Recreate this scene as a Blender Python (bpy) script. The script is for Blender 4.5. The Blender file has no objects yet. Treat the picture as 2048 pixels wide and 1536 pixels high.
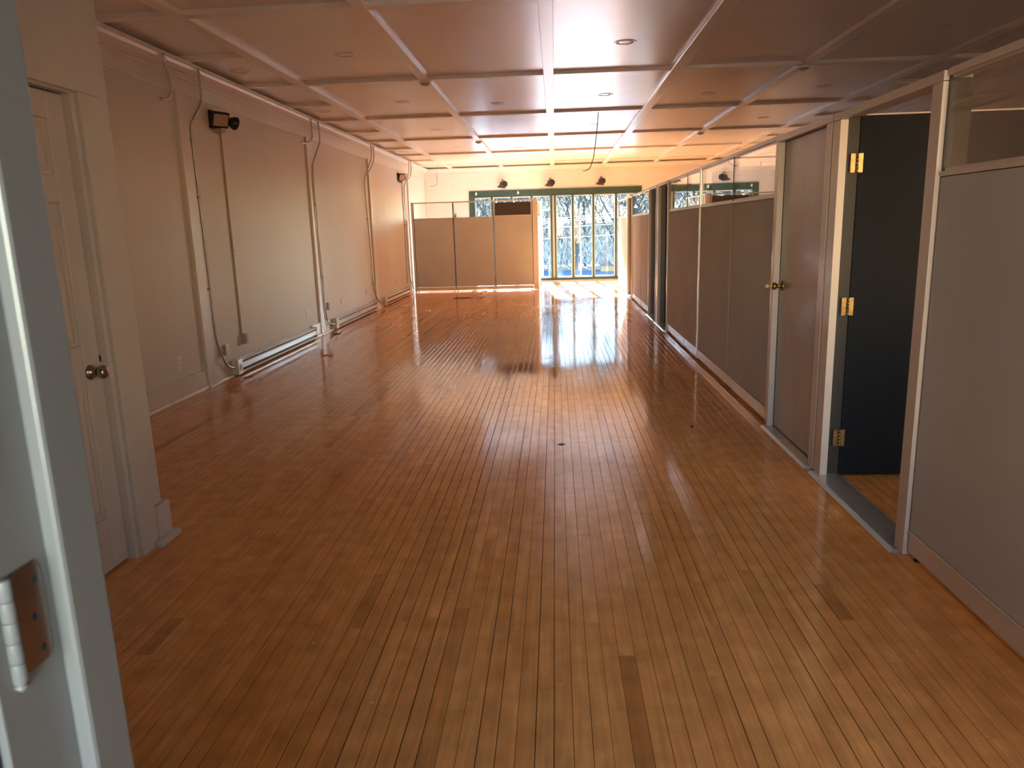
import bpy, bmesh, math, random
from mathutils import Vector, Matrix
random.seed(7)
C = bpy.context.scene.collection
SC = bpy.context.scene

# ------------------------------------------------------------------ camera
cam_d = bpy.data.cameras.new('camera'); cam = bpy.data.objects.new('camera', cam_d); C.objects.link(cam)
PIT, YAW, ROL, F, H = -.209, .063, -.0293, 1473.6, 1.5
fw = Vector((-math.sin(YAW)*math.cos(PIT), math.cos(YAW)*math.cos(PIT), math.sin(PIT)))
rt = Vector((math.cos(YAW), math.sin(YAW), 0)); up = rt.cross(fw)
cr = math.cos(ROL)*rt + math.sin(ROL)*up; cu = -math.sin(ROL)*rt + math.cos(ROL)*up
M = Matrix((cr, cu, -fw)).transposed().to_4x4(); M.translation = Vector((0, 0, H)); cam.matrix_world = M
cam_d.sensor_width = 36; cam_d.lens = 36*F/2048; cam_d.clip_start = .02; cam_d.clip_end = 500
cam_d.dof.use_dof = True; cam_d.dof.focus_distance = 7.0; cam_d.dof.aperture_fstop = 12
SC.camera = cam
# ------------------------------------------------------------------ light
SUN_DIR = Vector((.0835, -1, -.45))
w = bpy.data.worlds.new('world'); SC.world = w; w.use_nodes = True
wn = w.node_tree; wn.nodes.clear()
sky = wn.nodes.new('ShaderNodeTexSky'); sky.sky_type = 'NISHITA'; sky.sun_disc = False
sky.sun_elevation = math.radians(24); sky.sun_rotation = math.radians(-4.8); sky.air_density = 1.0; sky.dust_density = .0
bg = wn.nodes.new('ShaderNodeBackground'); bg.inputs[1].default_value = .46
wo = wn.nodes.new('ShaderNodeOutputWorld'); wn.links.new(sky.outputs[0], bg.inputs[0]); wn.links.new(bg.outputs[0], wo.inputs[0])
sd = bpy.data.lights.new('sun', 'SUN'); sd.energy = 10.0; sd.angle = math.radians(.6); sd.color = (1, .95, .90)
so = bpy.data.objects.new('sun', sd); C.objects.link(so); so.rotation_euler = SUN_DIR.to_track_quat('-Z', 'Y').to_euler(); so.location = (-3, 40, 30)
def portal(name, loc, sx, sy, direction):
    l = bpy.data.lights.new(name, 'AREA'); l.shape = 'RECTANGLE'; l.size = sx; l.size_y = sy; l.cycles.is_portal = True
    o = bpy.data.objects.new(name, l); C.objects.link(o); o.location = loc; o.rotation_euler = Vector(direction).to_track_quat('-Z', 'Y').to_euler()
portal('window_portal', (0, 20.98, 1.25), 4.7, 2.5, (0, -1, 0))
portal('stair_window_portal', (0, -1.72, 1.47), 1.0, 1.15, (0, 1, 0))
portal('near_fill_portal', (1.13, .45, 1.5), .66, 2.0, (0, 1, 0))  # this portal and the next serve the added near-wall windows
portal('office_fill_portal', (4.1, .45, 1.6), 1.2, 1.4, (0, 1, 0))
SC.view_settings.view_transform = 'Standard'; SC.view_settings.look = 'None'
SC.view_settings.gamma = 1; SC.view_settings.use_curve_mapping = False
SC.view_settings.exposure = 3.4
SC.cycles.max_bounces = 12; SC.cycles.diffuse_bounces = 8; SC.cycles.glossy_bounces = 5; SC.cycles.transparent_max_bounces = 16
SC.cycles.caustics_reflective = False; SC.cycles.caustics_refractive = False

# ------------------------------------------------------------------ materials
def mat(name, col, rough=.5, metal=0., spec=.5, var=0., vscale=3., bump=0., bscale=40., stretch=(1, 1, 1), coat=0., col2=None):
    m = bpy.data.materials.new(name); m.use_nodes = True; nt = m.node_tree; b = nt.nodes['Principled BSDF']
    b.inputs['Base Color'].default_value = (*col, 1); b.inputs['Roughness'].default_value = rough
    b.inputs['Metallic'].default_value = metal; b.inputs['Specular IOR Level'].default_value = spec
    b.inputs['Coat Weight'].default_value = coat
    g = nt.nodes.new('ShaderNodeNewGeometry'); mp = nt.nodes.new('ShaderNodeMapping'); mp.inputs['Scale'].default_value = stretch
    nt.links.new(g.outputs['Position'], mp.inputs[0])
    n = nt.nodes.new('ShaderNodeTexNoise'); n.inputs['Scale'].default_value = vscale; n.inputs['Detail'].default_value = 5
    nt.links.new(mp.outputs[0], n.inputs['Vector'])
    mx = nt.nodes.new('ShaderNodeMix'); mx.data_type = 'RGBA'
    c2 = col2 or tuple(c*(1-var) for c in col)
    r = nt.nodes.new('ShaderNodeMapRange'); r.inputs['From Min'].default_value = .35; r.inputs['From Max'].default_value = .65
    nt.links.new(n.outputs['Fac'], r.inputs['Value']); nt.links.new(r.outputs[0], mx.inputs['Factor'])
    mx.inputs['A'].default_value = (*col, 1); mx.inputs['B'].default_value = (*c2, 1)
    nt.links.new(mx.outputs['Result'], b.inputs['Base Color'])
    if bump:
        n2 = nt.nodes.new('ShaderNodeTexNoise'); n2.inputs['Scale'].default_value = bscale; n2.inputs['Detail'].default_value = 3
        nt.links.new(mp.outputs[0], n2.inputs['Vector'])
        bp = nt.nodes.new('ShaderNodeBump'); bp.inputs['Strength'].default_value = 1; bp.inputs['Distance'].default_value = bump
        nt.links.new(n2.outputs['Fac'], bp.inputs['Height']); nt.links.new(bp.outputs[0], b.inputs['Normal'])
    return m
PAINT = mat('cream_wall_paint', (.70, .68, .65), .5, var=.06, vscale=1.3, bump=.0012, bscale=9, stretch=(1, 1, .35))
TRIM = mat('cream_trim_paint', (.73, .70, .665), .38, var=.05, vscale=5, bump=.0006, bscale=25)
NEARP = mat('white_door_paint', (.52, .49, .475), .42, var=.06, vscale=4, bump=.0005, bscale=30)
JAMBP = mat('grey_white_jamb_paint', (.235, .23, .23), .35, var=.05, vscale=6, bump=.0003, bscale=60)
CEIL = mat('glossy_ceiling_paint', (.84, .80, .76), .27, var=.05, vscale=1.1, bump=.0012, bscale=3.5, stretch=(.35, 1, 1), spec=.6)
BATT = mat('batten_paint', (.86, .80, .745), .28, var=.05, vscale=3, bump=.0008, bscale=30, stretch=(1, .1, 1))
FABRIC = mat('taupe_fabric', (.53, .54, .54), .85, var=.07, vscale=2.2, bump=.0006, bscale=500)
FRAME = mat('taupe_metal_frame', (.62, .55, .50), .3, var=.04, vscale=3, spec=.5)
BASEC = mat('taupe_base_cover', (.70, .63, .57), .22, var=.04, vscale=3, spec=.6)
DARKF = mat('charcoal_infill', (.06, .055, .06), .7, var=.1, vscale=3)
LAMIN = mat('grey_laminate_door', (.36, .352, .345), .3, var=.12, vscale=6, stretch=(1, 1, .08), spec=.6, bump=.0002, bscale=60)
SLATE = mat('slate_grey_door', (.10, .115, .13), .5, var=.1, vscale=4)
REVEAL = mat('pale_grey_reveal', (.30, .29, .27), .4, var=.05, vscale=4)
NAVY = mat('dark_navy_door', (.010, .013, .018), .6, spec=.15, var=.1, vscale=4)
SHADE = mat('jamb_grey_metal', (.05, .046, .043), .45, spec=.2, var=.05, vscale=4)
ALUM = mat('brushed_aluminium', (.72, .72, .70), .32, metal=.9, var=.1, vscale=12)
STRIP = mat('aluminium_threshold', (.62, .60, .57), .28, metal=.7, var=.1, vscale=12)
STEEL = mat('galvanised_conduit', (.52, .51, .47), .35, metal=.75, var=.15, vscale=15)
BRASS = mat('worn_brass', (.42, .30, .14), .3, metal=1., var=.3, vscale=40)
NICKEL = mat('satin_nickel', (.36, .31, .28), .24, metal=1., var=.15, vscale=30)
BLACK = mat('black_housing', (.012, .012, .014), .4, var=.1, vscale=8)
GREEN = mat('dark_green_window_paint', (.030, .075, .064), .4, var=.15, vscale=6)
SASH = mat('white_sash_aluminium', (.55, .63, .62), .3, var=.05, vscale=5)
WHITEP = mat('white_plastic', (.85, .83, .78), .35, var=.03, vscale=10)
GREYP = mat('grey_plastic_plate', (.45, .41, .37), .45, var=.05, vscale=10)
HEATW = mat('heater_enamel', (.78, .74, .70), .25, var=.06, vscale=6, spec=.6)
FIN = mat('heater_fins', (.03, .03, .03), .6, var=.2, vscale=30)
LENS = mat('ribbed_lens', (.66, .46, .36), .3, var=.25, vscale=60)
SUBF = mat('dark_subfloor', (.025, .012, .006), .8, var=.2, vscale=5)
PAPER = mat('paper_scrap', (.80, .72, .62), .7, var=.1, vscale=40)
RUST = mat('red_scrap', (.55, .09, .03), .6, var=.3, vscale=40)
DCHIP = mat('dark_chip', (.05, .03, .02), .6, var=.3, vscale=40)
LEDT = mat('ceiling_light_trim', (.84, .78, .72), .22, var=.03, vscale=8)
LEDD = mat('frosted_diffuser', (.86, .80, .745), .22, var=.03, vscale=8)
LEDG = mat('grey_diffuser', (.38, .36, .34), .4, var=.03, vscale=8)
SHADEM = mat('sconce_metal', (.025, .03, .035), .3, var=.1, vscale=8)
BARK = mat('bare_bark', (.018, .022, .028), .95, var=.3, vscale=3)
BRUSHM = mat('winter_brush', (.075, .088, .11), .95, vscale=1.7, col2=(.18, .18, .15))
GROUND = mat('grass_ground', (.07, .065, .05), .95, var=.4, vscale=.3)
CONC2 = mat('worn_grey_pavement', (.34, .34, .34), .9, var=.1, vscale=.5)
BOUNCE = mat('pale_bounce_concrete', (.60, .56, .50), .9, var=.1, vscale=1)
ASPH = mat('sky_tinted_asphalt', (.045, .075, .105), 1., var=.2, vscale=.8, spec=0.)  # matte; the sky's blue reflection is put into the colour
POLEM = mat('pale_pole_wood', (.24, .24, .235), .9, var=.15, vscale=3)
WIREM = mat('power_wire', (.42, .44, .46), .6)
OCHRE = mat('ochre_siding', (.10, .075, .035), .9, var=.1, vscale=4)
ROOFM = mat('grey_shingle', (.035, .035, .038), .95, var=.2, vscale=9)

def glassmat(name, tint, r0=.045):
    m = bpy.data.materials.new(name); m.use_nodes = True; nt = m.node_tree; nt.nodes.clear()
    o = nt.nodes.new('ShaderNodeOutputMaterial'); t = nt.nodes.new('ShaderNodeBsdfTransparent'); t.inputs[0].default_value = (*tint, 1)
    g = nt.nodes.new('ShaderNodeBsdfGlossy'); g.inputs['Roughness'].default_value = 0; g.inputs['Color'].default_value = (1, 1, 1, 1)
    lw = nt.nodes.new('ShaderNodeLayerWeight'); lw.inputs[0].default_value = .5
    p = nt.nodes.new('ShaderNodeMath'); p.operation = 'POWER'; p.inputs[1].default_value = 5
    s = nt.nodes.new('ShaderNodeMath'); s.operation = 'MULTIPLY_ADD'; s.inputs[1].default_value = 1-r0; s.inputs[2].default_value = r0
    mx = nt.nodes.new('ShaderNodeMixShader')
    nt.links.new(lw.outputs['Facing'], p.inputs[0]); nt.links.new(p.outputs[0], s.inputs[0]); nt.links.new(s.outputs[0], mx.inputs[0])
    nt.links.new(t.outputs[0], mx.inputs[1]); nt.links.new(g.outputs[0], mx.inputs[2]); nt.links.new(mx.outputs[0], o.inputs[0])
    return m
GLASS = glassmat('partition_glass', (.93, .94, .93)); WGLASS = glassmat('window_glass', (.97, .985, .985), .008); FILLGLASS = glassmat('warm_fill_glass', (1.0, .82, .68))  # warm tint on the added windows colours their fill light

def plankmat():
    m = bpy.data.materials.new('honey_maple_strip'); m.use_nodes = True; nt = m.node_tree; b = nt.nodes['Principled BSDF']
    at = nt.nodes.new('ShaderNodeAttribute'); at.attribute_name = 'tint'
    rp = nt.nodes.new('ShaderNodeValToRGB'); e = rp.color_ramp.elements
    e[0].position = 0; e[0].color = (.44, .175, .046, 1); e[1].position = 1; e[1].color = (.84, .45, .165, 1)
    k = e.new(.18); k.color = (.69, .295, .085, 1); k = e.new(.75); k.color = (.80, .375, .12, 1)
    nt.links.new(at.outputs['Fac'], rp.inputs[0])
    g = nt.nodes.new('ShaderNodeNewGeometry')
    cb = nt.nodes.new('ShaderNodeVectorMath'); cb.operation = 'MULTIPLY_ADD'; cb.inputs[1].default_value = (26, 1.4, 1)
    sx = nt.nodes.new('ShaderNodeCombineXYZ'); ml = nt.nodes.new('ShaderNodeMath'); ml.operation = 'MULTIPLY'; ml.inputs[1].default_value = 57
    nt.links.new(at.outputs['Fac'], ml.inputs[0]); nt.links.new(ml.outputs[0], sx.inputs[1]); nt.links.new(ml.outputs[0], sx.inputs[2])
    nt.links.new(g.outputs['Position'], cb.inputs[0]); nt.links.new(sx.outputs[0], cb.inputs[2])
    n = nt.nodes.new('ShaderNodeTexNoise'); n.inputs['Scale'].default_value = 1.0; n.inputs['Detail'].default_value = 6; n.inputs['Distortion'].default_value = 1.2
    nt.links.new(cb.outputs[0], n.inputs['Vector'])
    # blotchy figure across the board
    n3 = nt.nodes.new('ShaderNodeTexNoise'); n3.inputs['Scale'].default_value = 9; n3.inputs['Detail'].default_value = 3; nt.links.new(g.outputs['Position'], n3.inputs['Vector'])
    r1 = nt.nodes.new('ShaderNodeMapRange'); r1.inputs['From Min'].default_value = .3; r1.inputs['From Max'].default_value = .7; r1.inputs['To Min'].default_value = .80; r1.inputs['To Max'].default_value = 1.08
    nt.links.new(n.outputs['Fac'], r1.inputs['Value'])
    r3 = nt.nodes.new('ShaderNodeMapRange'); r3.inputs['From Min'].default_value = .3; r3.inputs['From Max'].default_value = .7; r3.inputs['To Min'].default_value = .84; r3.inputs['To Max'].default_value = 1.08
    nt.links.new(n3.outputs['Fac'], r3.inputs['Value'])
    mm = nt.nodes.new('ShaderNodeMath'); mm.operation = 'MULTIPLY'; nt.links.new(r1.outputs[0], mm.inputs[0]); nt.links.new(r3.outputs[0], mm.inputs[1])
    vm = nt.nodes.new('ShaderNodeVectorMath'); vm.operation = 'SCALE'; nt.links.new(rp.outputs[0], vm.inputs[0]); nt.links.new(mm.outputs[0], vm.inputs['Scale'])
    nt.links.new(vm.outputs[0], b.inputs['Base Color'])
    # worn finish: large soft patches and fine scuffs in the gloss
    n4 = nt.nodes.new('ShaderNodeTexNoise'); n4.inputs['Scale'].default_value = 1.1; n4.inputs['Detail'].default_value = 4; nt.links.new(g.outputs['Position'], n4.inputs['Vector'])
    r4 = nt.nodes.new('ShaderNodeMapRange'); r4.inputs['From Min'].default_value = .35; r4.inputs['From Max'].default_value = .65; r4.inputs['To Min'].default_value = .055; r4.inputs['To Max'].default_value = .13
    nt.links.new(n4.outputs['Fac'], r4.inputs['Value']); nt.links.new(r4.outputs[0], b.inputs['Roughness'])
    b.inputs['Specular IOR Level'].default_value = .36
    n5 = nt.nodes.new('ShaderNodeTexNoise'); n5.inputs['Scale'].default_value = 1; n5.inputs['Detail'].default_value = 2
    cb5 = nt.nodes.new('ShaderNodeVectorMath'); cb5.operation = 'MULTIPLY'; cb5.inputs[1].default_value = (22, 5, 1)
    nt.links.new(g.outputs['Position'], cb5.inputs[0]); nt.links.new(cb5.outputs[0], n5.inputs['Vector'])
    bp = nt.nodes.new('ShaderNodeBump'); bp.inputs['Distance'].default_value = .0003; nt.links.new(n5.outputs['Fac'], bp.inputs['Height']); nt.links.new(bp.outputs[0], b.inputs['Normal'])
    return m
PLANK = plankmat()

# ------------------------------------------------------------------ mesh helpers
class MB:
    def __init__(s): s.v = []; s.f = []; s.sm = []
    def box(s, x0, x1, y0, y1, z0, z1):
        n = len(s.v); s.v += [(x, y, z) for z in (z0, z1) for y in (y0, y1) for x in (x0, x1)]
        s.f += [(n, n+2, n+3, n+1), (n+4, n+5, n+7, n+6), (n, n+1, n+5, n+4), (n+2, n+6, n+7, n+3), (n, n+4, n+6, n+2), (n+1, n+3, n+7, n+5)]; s.sm += [0]*6; return s
    def obox(s, c, ax, ay, az, hx, hy, hz):
        c = Vector(c); n = len(s.v)
        for k in (-1, 1):
            for j in (-1, 1):
                for i in (-1, 1): s.v.append(tuple(c+ax*hx*i+ay*hy*j+az*hz*k))
        s.f += [(n, n+2, n+3, n+1), (n+4, n+5, n+7, n+6), (n, n+1, n+5, n+4), (n+2, n+6, n+7, n+3), (n, n+4, n+6, n+2), (n+1, n+3, n+7, n+5)]; s.sm += [0]*6; return s
    def tube(s, pts, r, n=8, caps=True):
        pts = [Vector(p) for p in pts]; rr = r if isinstance(r, (list, tuple)) else [r]*len(pts); base = len(s.v); prev = None
        for i, p in enumerate(pts):
            t = (pts[min(i+1, len(pts)-1)]-pts[max(i-1, 0)]).normalized()
            a = prev if prev is not None else (Vector((0, 0, 1)) if abs(t.z) < .9 else Vector((1, 0, 0)))
            a = (a-t*a.dot(t)).normalized(); b = t.cross(a); prev = a
            for k in range(n):
                q = 2*math.pi*k/n; s.v.append(tuple(p+(a*math.cos(q)+b*math.sin(q))*rr[i]))
        for i in range(len(pts)-1):
            for k in range(n):
                k2 = (k+1) % n; s.f.append((base+i*n+k, base+i*n+k2, base+(i+1)*n+k2, base+(i+1)*n+k)); s.sm.append(1)
        if caps:
            s.f.append(tuple(base+k for k in range(n))[::-1]); s.f.append(tuple(base+(len(pts)-1)*n+k for k in range(n))); s.sm += [0, 0]
        return s
    def lathe(s, c, axis, prof, n=20):
        # prof: list of (distance along axis, radius)
        ax = Vector(axis).normalized(); c = Vector(c)
        return s.tube([c+ax*d for d, r in prof], [max(r, 1e-4) for d, r in prof], n) if False else s._lathe(c, ax, prof, n)
    def _lathe(s, c, ax, prof, n):
        a = Vector((0, 0, 1)) if abs(ax.z) < .9 else Vector((1, 0, 0)); a = (a-ax*a.dot(ax)).normalized(); b = ax.cross(a); base = len(s.v)
        for d, r in prof:
            for k in range(n):
                q = 2*math.pi*k/n; s.v.append(tuple(c+ax*d+(a*math.cos(q)+b*math.sin(q))*max(r, 1e-4)))
        for i in range(len(prof)-1):
            for k in range(n):
                k2 = (k+1) % n; s.f.append((base+i*n+k, base+i*n+k2, base+(i+1)*n+k2, base+(i+1)*n+k)); s.sm.append(1)
        return s
    def prism(s, prof, p0, p1, ux, uz):
        # extrude closed 2D profile (u,w) along p0->p1
        p0, p1, ux, uz = Vector(p0), Vector(p1), Vector(ux), Vector(uz); n = len(prof); b = len(s.v)
        for p in (p0, p1): s.v += [tuple(p+ux*u+uz*q) for u, q in prof]
        for k in range(n): k2 = (k+1) % n; s.f.append((b+k, b+k2, b+n+k2, b+n+k)); s.sm.append(0)
        s.f.append(tuple(b+k for k in range(n))[::-1]); s.f.append(tuple(b+n+k for k in range(n))); s.sm += [0, 0]; return s
    def build(s, name, m, parent=None, bevel=0., kind=None, label=None, segs=2):
        off = Vector((0, 0, 0)); p = parent
        while p is not None: off += p.location; p = p.parent
        me = bpy.data.meshes.new(name); me.from_pydata([tuple(Vector(q)-off) for q in s.v], [], s.f)
        bm = bmesh.new(); bm.from_mesh(me); bmesh.ops.recalc_face_normals(bm, faces=bm.faces); bm.to_mesh(me); bm.free()
        me.polygons.foreach_set('use_smooth', [bool(x) for x in s.sm]); me.materials.append(m)
        o = bpy.data.objects.new(name, me); C.objects.link(o)
        if parent is not None: o.parent = parent
        if bevel:
            b = o.modifiers.new('bevel', 'BEVEL'); b.width = bevel; b.segments = segs; b.limit_method = 'ANGLE'; b.angle_limit = .6
        if kind: o['kind'] = kind
        if label: o['label'] = label
        return o
def B(x0, x1, y0, y1, z0, z1): return MB().box(x0, x1, y0, y1, z0, z1)
def thing(name, loc, label, cat, group=None, kind=None):
    o = bpy.data.objects.new(name, None); C.objects.link(o); o.location = loc; o.empty_display_size = .1
    if label: o['label'] = label
    if cat: o['category'] = cat
    if group: o['group'] = group
    if kind: o['kind'] = kind
    return o
def tag(o, label, cat, group=None, kind=None):
    o['label'] = label; o['category'] = cat
    if group: o['group'] = group
    if kind: o['kind'] = kind
    return o
def smooth(pts, n=6):
    P = [Vector(p) for p in pts]; out = []
    for i in range(len(P)-1):
        a, b, c, d = P[max(i-1, 0)], P[i], P[i+1], P[min(i+2, len(P)-1)]
        for k in range(n):
            t = k/n; out.append(.5*((2*b)+(c-a)*t+(2*a-5*b+4*c-d)*t*t+(3*b-a-3*c+d)*t**3))
    return out+[P[-1]]
ORD = ['first', 'second', 'third', 'fourth', 'fifth', 'sixth', 'seventh', 'eighth', 'ninth', 'tenth', 'eleventh', 'twelfth', 'thirteenth', 'fourteenth']

XL, XR, XW, YW, YP, ZC = -3.553, 1.5545, 4.85, 20.78, 18.15, 3.12

# ------------------------------------------------------------------ floor of strip boards
fl = MB().box(XL-.1, XW+.1, .5, YW+.1, -.15, -.006).box(-.8, .76, -1.95, .5, -.15, -.006).build('floor', SUBF, kind='structure')
def proj(p):
    d = Vector(p)-Vector((0, 0, H)); a, b, c = d.dot(cr), d.dot(cu), d.dot(fw)
    return (1024+F*a/c, 768-F*b/c, c) if c > .05 else (1e9, 1e9, 1)
planks = []
x = XL-.02; PW = .0572
while x < XW:
    ys0 = -1.8 if -.68 < x < .64 else .58; y = ys0-random.random(); g = random.choice([.0005, .0006, .0008, .001, .0018]); rowt = random.random()
    while y < YW:
        L = random.choice([.3, .45, .6, .8, 1.0, 1.3, 1.7, 2.2])*random.uniform(.8, 1.2)
        y1 = min(y+L, YW+.02)
        if y1-y < .08: y1 = y+.09
        t = min(1, max(0, random.gauss(.5, .14)))
        if random.random() < .025: t = random.uniform(.04, .16)
        if y1 > ys0+.05: planks.append((x, x+PW, max(y, ys0), y1, g, t, random.uniform(-.00006, .00006), random.uniform(-.00010, .00010)))
        y = y1
    x += PW
def plank_geo(mb, tints, P):
    x0, x1, y0, y1, g, t, sx, sz = P; bv = .0009; x0 += g; x1 -= g; y0 += .0005; y1 -= .0005
    n = len(mb.v); z = [sz-sx, sz+sx]
    mb.v += [(x0+bv, y0+bv, z[0]), (x1-bv, y0+bv, z[1]), (x1-bv, y1-bv, z[1]), (x0+bv, y1-bv, z[0]),
             (x0, y0, z[0]-bv), (x1, y0, z[1]-bv), (x1, y1, z[1]-bv), (x0, y1, z[0]-bv),
             (x0, y0, -.006), (x1, y0, -.006), (x1, y1, -.006), (x0, y1, -.006)]
    fs = [(0, 1, 2, 3)]
    for a, b in ((0, 4), (4, 8)):
        for k in range(4): k2 = (k+1) % 4; fs.append((b+k, b+k2, a+k2, a+k))
    mb.f += [tuple(n+i for i in f) for f in fs]; mb.sm += [0]*len(fs); tints += [t]*len(fs)
def score(P):
    c = ((P[0]+P[1])/2, (P[2]+P[3])/2, 0)
    ok = 0
    for yy in (P[2]+.05, c[1], P[3]-.05):
        u, v, d = proj((c[0], yy, 0))
        if 0 < u < 2048 and 0 < v < 1536 and c[0] < XR and (c[0] > -2.0 or yy > 3.6): ok += 1
    return -(ok*(P[3]-P[2])/max(c[1], 1)**3)
planks.sort(key=score)
def tinted(o, tints):
    a = o.data.attributes.new('tint', 'FLOAT', 'FACE'); a.data.foreach_set('value', tints)
for P in planks[:300]:
    mb = MB(); tt = []; plank_geo(mb, tt, P); tinted(mb.build('plank', PLANK, fl), tt)
mb = MB(); tt = []
for P in planks[300:]: plank_geo(mb, tt, P)
me = bpy.data.meshes.new('floorboards'); me.from_pydata(mb.v, [], mb.f); me.materials.append(PLANK)
o = bpy.data.objects.new('floorboards', me); C.objects.link(o); o.parent = fl; o['kind'] = 'stuff'; tinted(o, tt)

# ------------------------------------------------------------------ ceiling: panels and battens
ce = B(XL-.1, XW+.1, .57, YW+.1, ZC+.045, ZC+.25).build('ceiling', CEIL, kind='structure')
bx = [(-2.862, -2.752), (-1.468, -1.368), (-.100, .012), (1.285, 1.415), (2.66, 2.775), (4.05, 4.16)]
rows = [5.80+1.385*k for k in range(-3, 11)]
full = rows[1::2]
cols = [(XL, -2.862)]+[(bx[i][1], bx[i+1][0]) for i in range(5)]+[(4.16, XW)]
BWD = .10
for ci, (a, b) in enumerate(cols):
    rr = rows if ci in (0, 6) else full
    for y in rr: B(a, b, y, y+BWD, ZC, ZC+.05).build('ceiling_batten', BATT, ce, bevel=.003)
    ys = [.6]+[y for y in rr]+[YW]
    for i in range(len(ys)-1):
        y0 = ys[i]+(BWD if i else 0); y1 = ys[i+1]
        if y1-y0 > .05: B(a-.004, b+.004, y0-.004, y1+.004, ZC+.036+random.uniform(-.0015, .0015), ZC+.05).build('ceiling_panel', CEIL, ce)
for a, b in bx: B(a, b, .6, YW, ZC-.002, ZC+.05).build('ceiling_batten', BATT, ce, bevel=.003)

# ------------------------------------------------------------------ walls
CROWN = [(0, 0), (.125, 0), (.125, -.022), (.108, -.03), (.095, -.055), (.062, -.085), (.04, -.095), (.04, -.108), (.026, -.114), (.026, -.14), (.018, -.146), (.018, -.16), (0, -.16)]
wl = B(XL-.15, XL, .57, YW, 0, ZC+.04).build('wall_left', PAINT, kind='structure')
wr = B(XW, XW+.15, .57, YW, 0, ZC+.04).build('wall_right', PAINT, kind='structure')
ys = (3.46, YW)
PIL = [(7.125, 7.305), (10.83, 11.06), (14.38, 14.62), (18.22, 18.42)]
for xx, sg, wall, nm in ((XL, 1, wl, 'trim_1'), (XW, -1, wr, 'trim_2')):
    y0 = ys[0] if sg > 0 else .6
    MB().prism(CROWN, (xx, y0, ZC), (xx, YW, ZC), (sg, 0, 0), (0, 0, 1)).build(nm, TRIM, kind='structure')
    a, b = sorted((xx, xx+sg*.014)); B(a, b, y0, YW, 2.84, ZC-.155).build('frieze_board', TRIM, wall, bevel=.002)
    for p, q in PIL+([(2.3, 2.5)] if sg < 0 else []):
        a, b = sorted((xx, xx+sg*.03)); B(a, b, p, q, 0, 2.86).build('pilaster_board', TRIM, wall, bevel=.003)
def baseboard(nm, spans, xx, sg):
    mb = MB()
    for p, q in spans:
        a, b = sorted((xx, xx+sg*.018)); mb.box(a, b, p, q, 0, .185); a, b = sorted((xx, xx+sg*.024)); mb.box(a, b, p, q, .178, .192)
        mb.prism([(0, 0), (.038, 0), (.036, .012), (.030, .024), (.018, .03)], (xx, p, 0), (xx, q, 0), (sg, 0, 0), (0, 0, 1))
    return mb.build(nm, TRIM, kind='structure')
baseboard('baseboard_left', [(3.46, 6.36), (6.363, 7.123), (7.307, 7.70), (10.44, 10.828), (11.062, 11.40), (14.17, 14.378), (14.622, 14.88), (17.5, 18.218), (18.422, YW)], XL, 1)
baseboard('baseboard_right', [(.6, YW)], XW, -1)
# quarter round in front of the pilaster feet
mb = MB()
for p, q in PIL: mb.prism([(.03, 0), (.05, 0), (.048, .012), (.04, .022), (.03, .025)], (XL, p-.01, 0), (XL, q+.01, 0), (1, 0, 0), (0, 0, 1))
mb.build('trim_3', TRIM, kind='structure')
# far wall with the opening for the window
WX0, WX1, WZ0, WZ1 = -2.30, 2.32, .02, 2.44
wf = MB().box(XL-.1, WX0, YW, YW+.22, 0, ZC+.04).box(WX1, XW+.1, YW, YW+.22, 0, ZC+.04).box(WX0, WX1, YW, YW+.22, WZ1, ZC+.04).box(WX0, WX1, YW, YW+.22, -.1, WZ0).build('wall_far', PAINT, kind='structure')
MB().prism(CROWN, (XL, YW, ZC), (XW, YW, ZC), (0, -1, 0), (0, 0, 1)).build('trim_4', TRIM, kind='structure')
for a, b in ((XL+.02, -2.84), (2.86, XW-.02)): B(a, b, YW-.012, YW, .19, 2.72).build('wall_board', TRIM, wf, bevel=.002)
B(XL+.02, XW-.02, YW-.012, YW, 2.72, 2.96).build('wall_board', TRIM, wf, bevel=.002)
MB().box(XL, WX0-.12, YW-.018, YW, 0, .19).box(WX1+.12, XW, YW-.018, YW, 0, .19).build('baseboard_far', TRIM, kind='structure')

# near wall with the doorway the view looks through, and the stair hall behind
wn_ = MB()
openings = [(-.425, .62, 0, 2.10), (.80, 1.46, .5, 2.5), (3.5, 4.7, .9, 2.3)]; xa = XL-.15  # openings after the doorway hold the added fill windows
for a, b, z0, z1 in openings:
    wn_.box(xa, a, .47, .572, -.005, ZC+.04)
    if z0 > 0: wn_.box(a, b, .47, .572, -.005, z0)
    wn_.box(a, b, .47, .572, z1, ZC+.04); xa = b
wn_ = wn_.box(xa, XW+.1, .47, .572, -.005, ZC+.04).build('wall_near', NEARP, kind='structure')
MB().box(-.80, -.68, -1.95, .47, 0, 2.15).build('wall_hall_left', NEARP, kind='structure')
MB().box(.66, .76, -1.95, .47, 0, 2.15).build('wall_hall_right', NEARP, kind='structure')
MB().box(-.68, -.5, -1.95, -1.8, 0, 2.15).box(.5, .66, -1.95, -1.8, 0, 2.15).box(-.5, .5, -1.95, -1.8, 0, .9).box(-.5, .5, -1.95, -1.8, 2.05, 2.15).build('wall_hall_back', NEARP, kind='structure')
B(-.80, .76, -1.95, .47, 2.15, 2.25).build('ceiling_hall', NEARP, kind='structure')
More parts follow.
